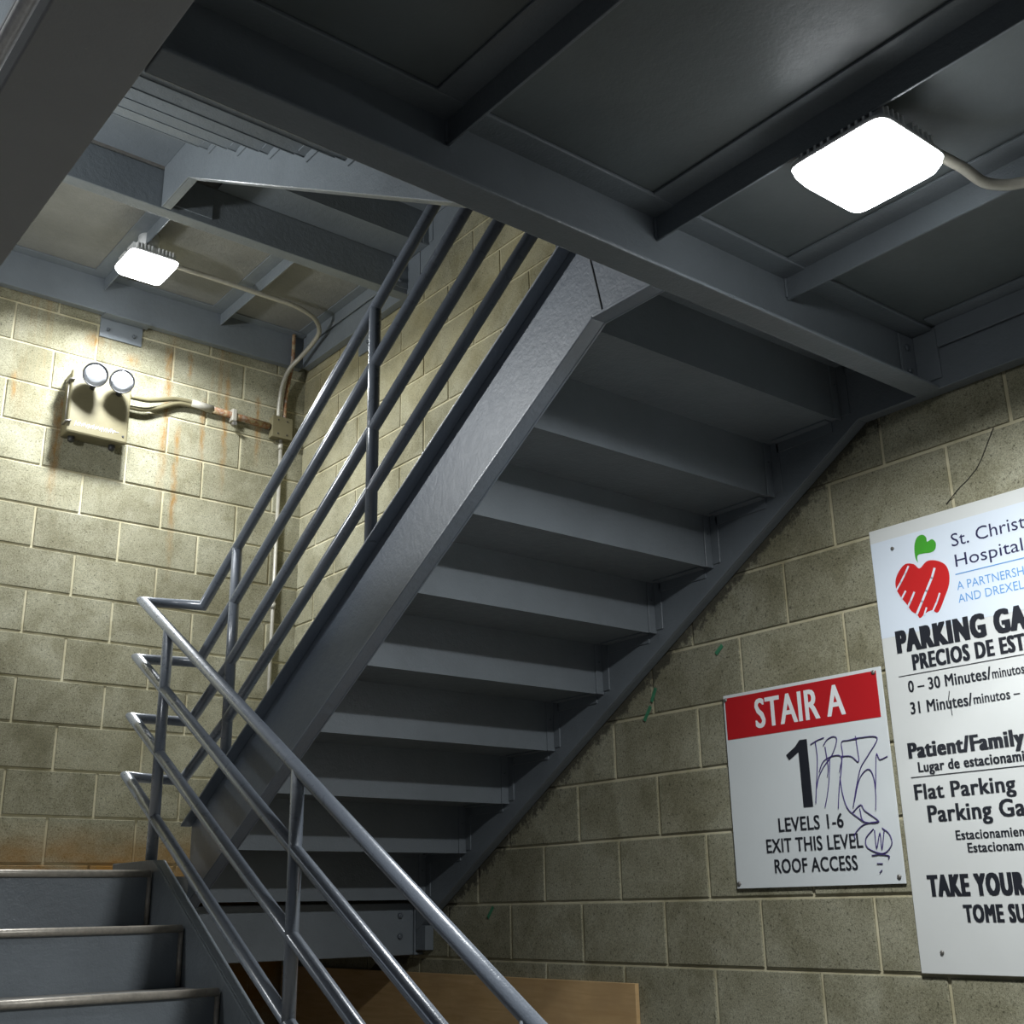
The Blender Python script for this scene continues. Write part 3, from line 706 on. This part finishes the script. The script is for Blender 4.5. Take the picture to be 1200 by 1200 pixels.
GR = [[(-3.2798, 0.6359), (-3.3062, 0.6455), (-3.3301, 0.6503)], [(-3.2981, 0.6433), (-3.2993, 0.5898), (-3.2871, 0.5163), (-3.2784, 0.4646)],
 [(-3.3257, 0.6276), (-3.3433, 0.6444), (-3.3684, 0.6495), (-3.3741, 0.6346), (-3.3526, 0.5966), (-3.3222, 0.5688), (-3.2993, 0.54), (-3.2856, 0.5041)],
 [(-3.3314, 0.6238), (-3.3351, 0.5675), (-3.3298, 0.5372)], [(-3.3009, 0.5522), (-3.32, 0.5814), (-3.3522, 0.5936), (-3.3835, 0.5903), (-3.3815, 0.5568), (-3.3671, 0.5033), (-3.3557, 0.4438)],
 [(-3.3435, 0.5852), (-3.3358, 0.5366), (-3.3237, 0.4887), (-3.3097, 0.4501)], [(-3.3725, 0.5454), (-3.3899, 0.5927), (-3.3909, 0.6296), (-3.4138, 0.6331), (-3.4473, 0.6341)],
 [(-3.3858, 0.5901), (-3.4189, 0.5866), (-3.4423, 0.569), (-3.4428, 0.6114), (-3.441, 0.6422)], [(-3.4138, 0.6331), (-3.4548, 0.6357), (-3.5132, 0.6289), (-3.4769, 0.5835), (-3.4471, 0.5504), (-3.4256, 0.4983), (-3.4074, 0.4431)],
 [(-3.3732, 0.5332), (-3.3759, 0.4844), (-3.3888, 0.4414), (-3.4183, 0.4156), (-3.438, 0.4014)], [(-3.4129, 0.4575), (-3.4396, 0.5211), (-3.4717, 0.545), (-3.4866, 0.5228), (-3.4873, 0.4754), (-3.4812, 0.4307)],
 [(-3.4889, 0.4871), (-3.5038, 0.5807), (-3.5141, 0.5677), (-3.5396, 0.5739)], [(-3.4017, 0.4274), (-3.4335, 0.4483), (-3.4457, 0.4315), (-3.4874, 0.3994), (-3.4382, 0.4026), (-3.4286, 0.4386)],
 [(-3.4874, 0.3994), (-3.437, 0.3939), (-3.4035, 0.3694), (-3.403, 0.3548)], [(-3.4672, 0.3804), (-3.4391, 0.3558), (-3.4426, 0.3296), (-3.4895, 0.3131), (-3.52, 0.3344), (-3.5172, 0.3631), (-3.4955, 0.3816)],
 [(-3.4703, 0.3773), (-3.4707, 0.3282), (-3.4866, 0.3677), (-3.4876, 0.3246), (-3.5016, 0.3755)], [(-3.4526, 0.309), (-3.4822, 0.3105), (-3.5078, 0.3055), (-3.5045, 0.2971)],
 [(-3.4664, 0.2867), (-3.4844, 0.286)], [(-3.48, 0.2691), (-3.472, 0.2615)]]
mb = MB()
for ln in GR:
    pts = [(-0.0128, y, z) for y, z in ln]
    mb.tube(catmull(pts, 6) if len(pts) > 2 else pts, 0.0015, 6)
mb.build('graffiti', M_purple, st)

ps = thing('parking_sign', 'tall white parking rates sign at right edge with red heart emblem', 'sign', (-0.008, -4.0, 0.6))
MB().box(-0.0125, -0.0065, -4.78, -3.566, 0.004, 1.229).build('panel', M_sign2, ps, 0.001, 1)
MB().box(-0.0131, -0.0126, -4.779, -3.567, 0.905, 1.190).build('printed_header', M_signtop, ps)
X2 = -0.0138
for body, y0, z0, y1, ch, mat, off in (
    ('St. Christ', -3.826, 1.119, -4.044, 0.0365, M_navy, 0.0), ('Hospital', -3.8294, 1.060, -4.027, 0.0349, M_navy, 0.0),
    ('A PARTNERSH', -3.824, 0.9948, -4.019, 0.0235, M_blue, 0.0), ('AND DREXEL', -3.8225, 0.959, -4.013, 0.0235, M_blue, 0.0),
    ('PARKING GA', -3.6126, 0.8541, -4.008, 0.0640, M_ink, 0.095), ('PRECIOS DE EST', -3.6566, 0.7995, -3.9925, 0.0440, M_ink, 0.07),
    ('0 \u2013 30 Minutes/', -3.6336, 0.7400, -3.8858, 0.0322, M_ink, 0.03), ('minutos', -3.8880, 0.7400, -3.9790, 0.0260, M_ink, 0.025),
    ('31 Minutes/', -3.6323, 0.6795, -3.8222, 0.0324, M_ink, 0.03), ('minutos \u2013', -3.8249, 0.6810, -3.9564, 0.0260, M_ink, 0.025),
    ('Patient/Family', -3.6080, 0.5600, -3.9500, 0.0420, M_ink, 0.065), ('Lugar de estacionami', -3.6331, 0.5205, -3.9430, 0.0271, M_ink, 0.045),
    ('Flat Parking', -3.6120, 0.4482, -3.9074, 0.0409, M_ink, 0.035), ('Parking Ga', -3.6448, 0.3870, -3.9240, 0.0436, M_ink, 0.035),
    ('Estacionamien', -3.7197, 0.3372, -3.9120, 0.0238, M_ink, 0.03), ('Estacionam', -3.7491, 0.3039, -3.9040, 0.0238, M_ink, 0.03),
    ('TAKE YOUR', -3.6171, 0.1965, -3.8925, 0.0547, M_ink, 0.095), ('TOME SU', -3.7126, 0.1318, -3.8850, 0.0430, M_ink, 0.075)):
    wall_text(body, y0, z0, y1, ch, mat, ps, off, X2)
for y0, y1, z, th, mat in ((-3.8242, -4.30, 1.0395, 0.0028, M_blue), (-3.6079, -4.50, 0.7885, 0.0018, M_ink), (-3.6072, -4.50, 0.5085, 0.0020, M_ink)):
    MB().box(X2 - 0.0002, X2 + 0.0007, y1, y0, z - th / 2, z + th / 2).build('printed_rule', mat, ps)
HEART = [(-3.7177, 1.0818), (-3.7014, 1.0983), (-3.6742, 1.1047), (-3.6506, 1.0879), (-3.6367, 1.0655), (-3.6353, 1.0403), (-3.647, 1.0125), (-3.6614, 0.9906), (-3.6753, 0.9659), (-3.6908, 0.9535), (-3.6993, 0.9413), (-3.7178, 0.9512), (-3.7388, 0.9561), (-3.7574, 0.9463), (-3.783, 0.9836), (-3.8012, 1.0163), (-3.8061, 1.049), (-3.7969, 1.0758), (-3.7694, 1.0935), (-3.7426, 1.0967)]
LEAF = [(-3.7155, 1.0994), (-3.709, 1.1174), (-3.711, 1.1501), (-3.7226, 1.1727), (-3.7406, 1.1764), (-3.7514, 1.1654), (-3.7522, 1.1525), (-3.7685, 1.156), (-3.7787, 1.1426), (-3.774, 1.1249), (-3.7596, 1.1191), (-3.736, 1.1217), (-3.7187, 1.1214), (-3.7145, 1.1095)]
wall_poly(sm_close(HEART), X2, M_red2, ps, 'heart_emblem'); wall_poly(sm_close(LEAF), X2, M_green, ps, 'leaf_emblem')
for s, wd in (([(-3.6835, 1.0955), (-3.6703, 1.077), (-3.6531, 1.0554), (-3.6345, 1.0340)], 0.0055), ([(-3.7646, 1.0709), (-3.7521, 1.0458), (-3.7303, 1.0134), (-3.7127, 0.9861), (-3.6912, 0.9545)], 0.007),
          ([(-3.6645, 1.0264), (-3.6498, 1.0085)], 0.0055), ([(-3.6918, 1.0173), (-3.6759, 0.9938), (-3.6640, 0.9780)], 0.006), ([(-3.7698, 0.9975), (-3.7586, 0.9765), (-3.7400, 0.9500)], 0.005), ([(-3.7233, 0.9654), (-3.714, 0.9470)], 0.005)):
    ribbon(s, wd, X2 - 0.0006, 0.0004).build('emblem_scratch', M_signtop, ps)
for y, z in ((-3.6393, 1.1601), (-3.6357, 0.0569)):
    MB().lathe((-0.0126, y, z), (-1, 0, 0), [(0, 0.0055), (0.003, 0.0055), (0.0045, 0.003)], 10).build('bolt', M_screw, ps)
ribbon([(-3.7584, 0.7257), (-3.752, 0.7004), (-3.7566, 0.6882), (-3.7576, 0.6609)], 0.002, X2 - 0.0006, 0.0004).build('scribble', M_ink, ps)
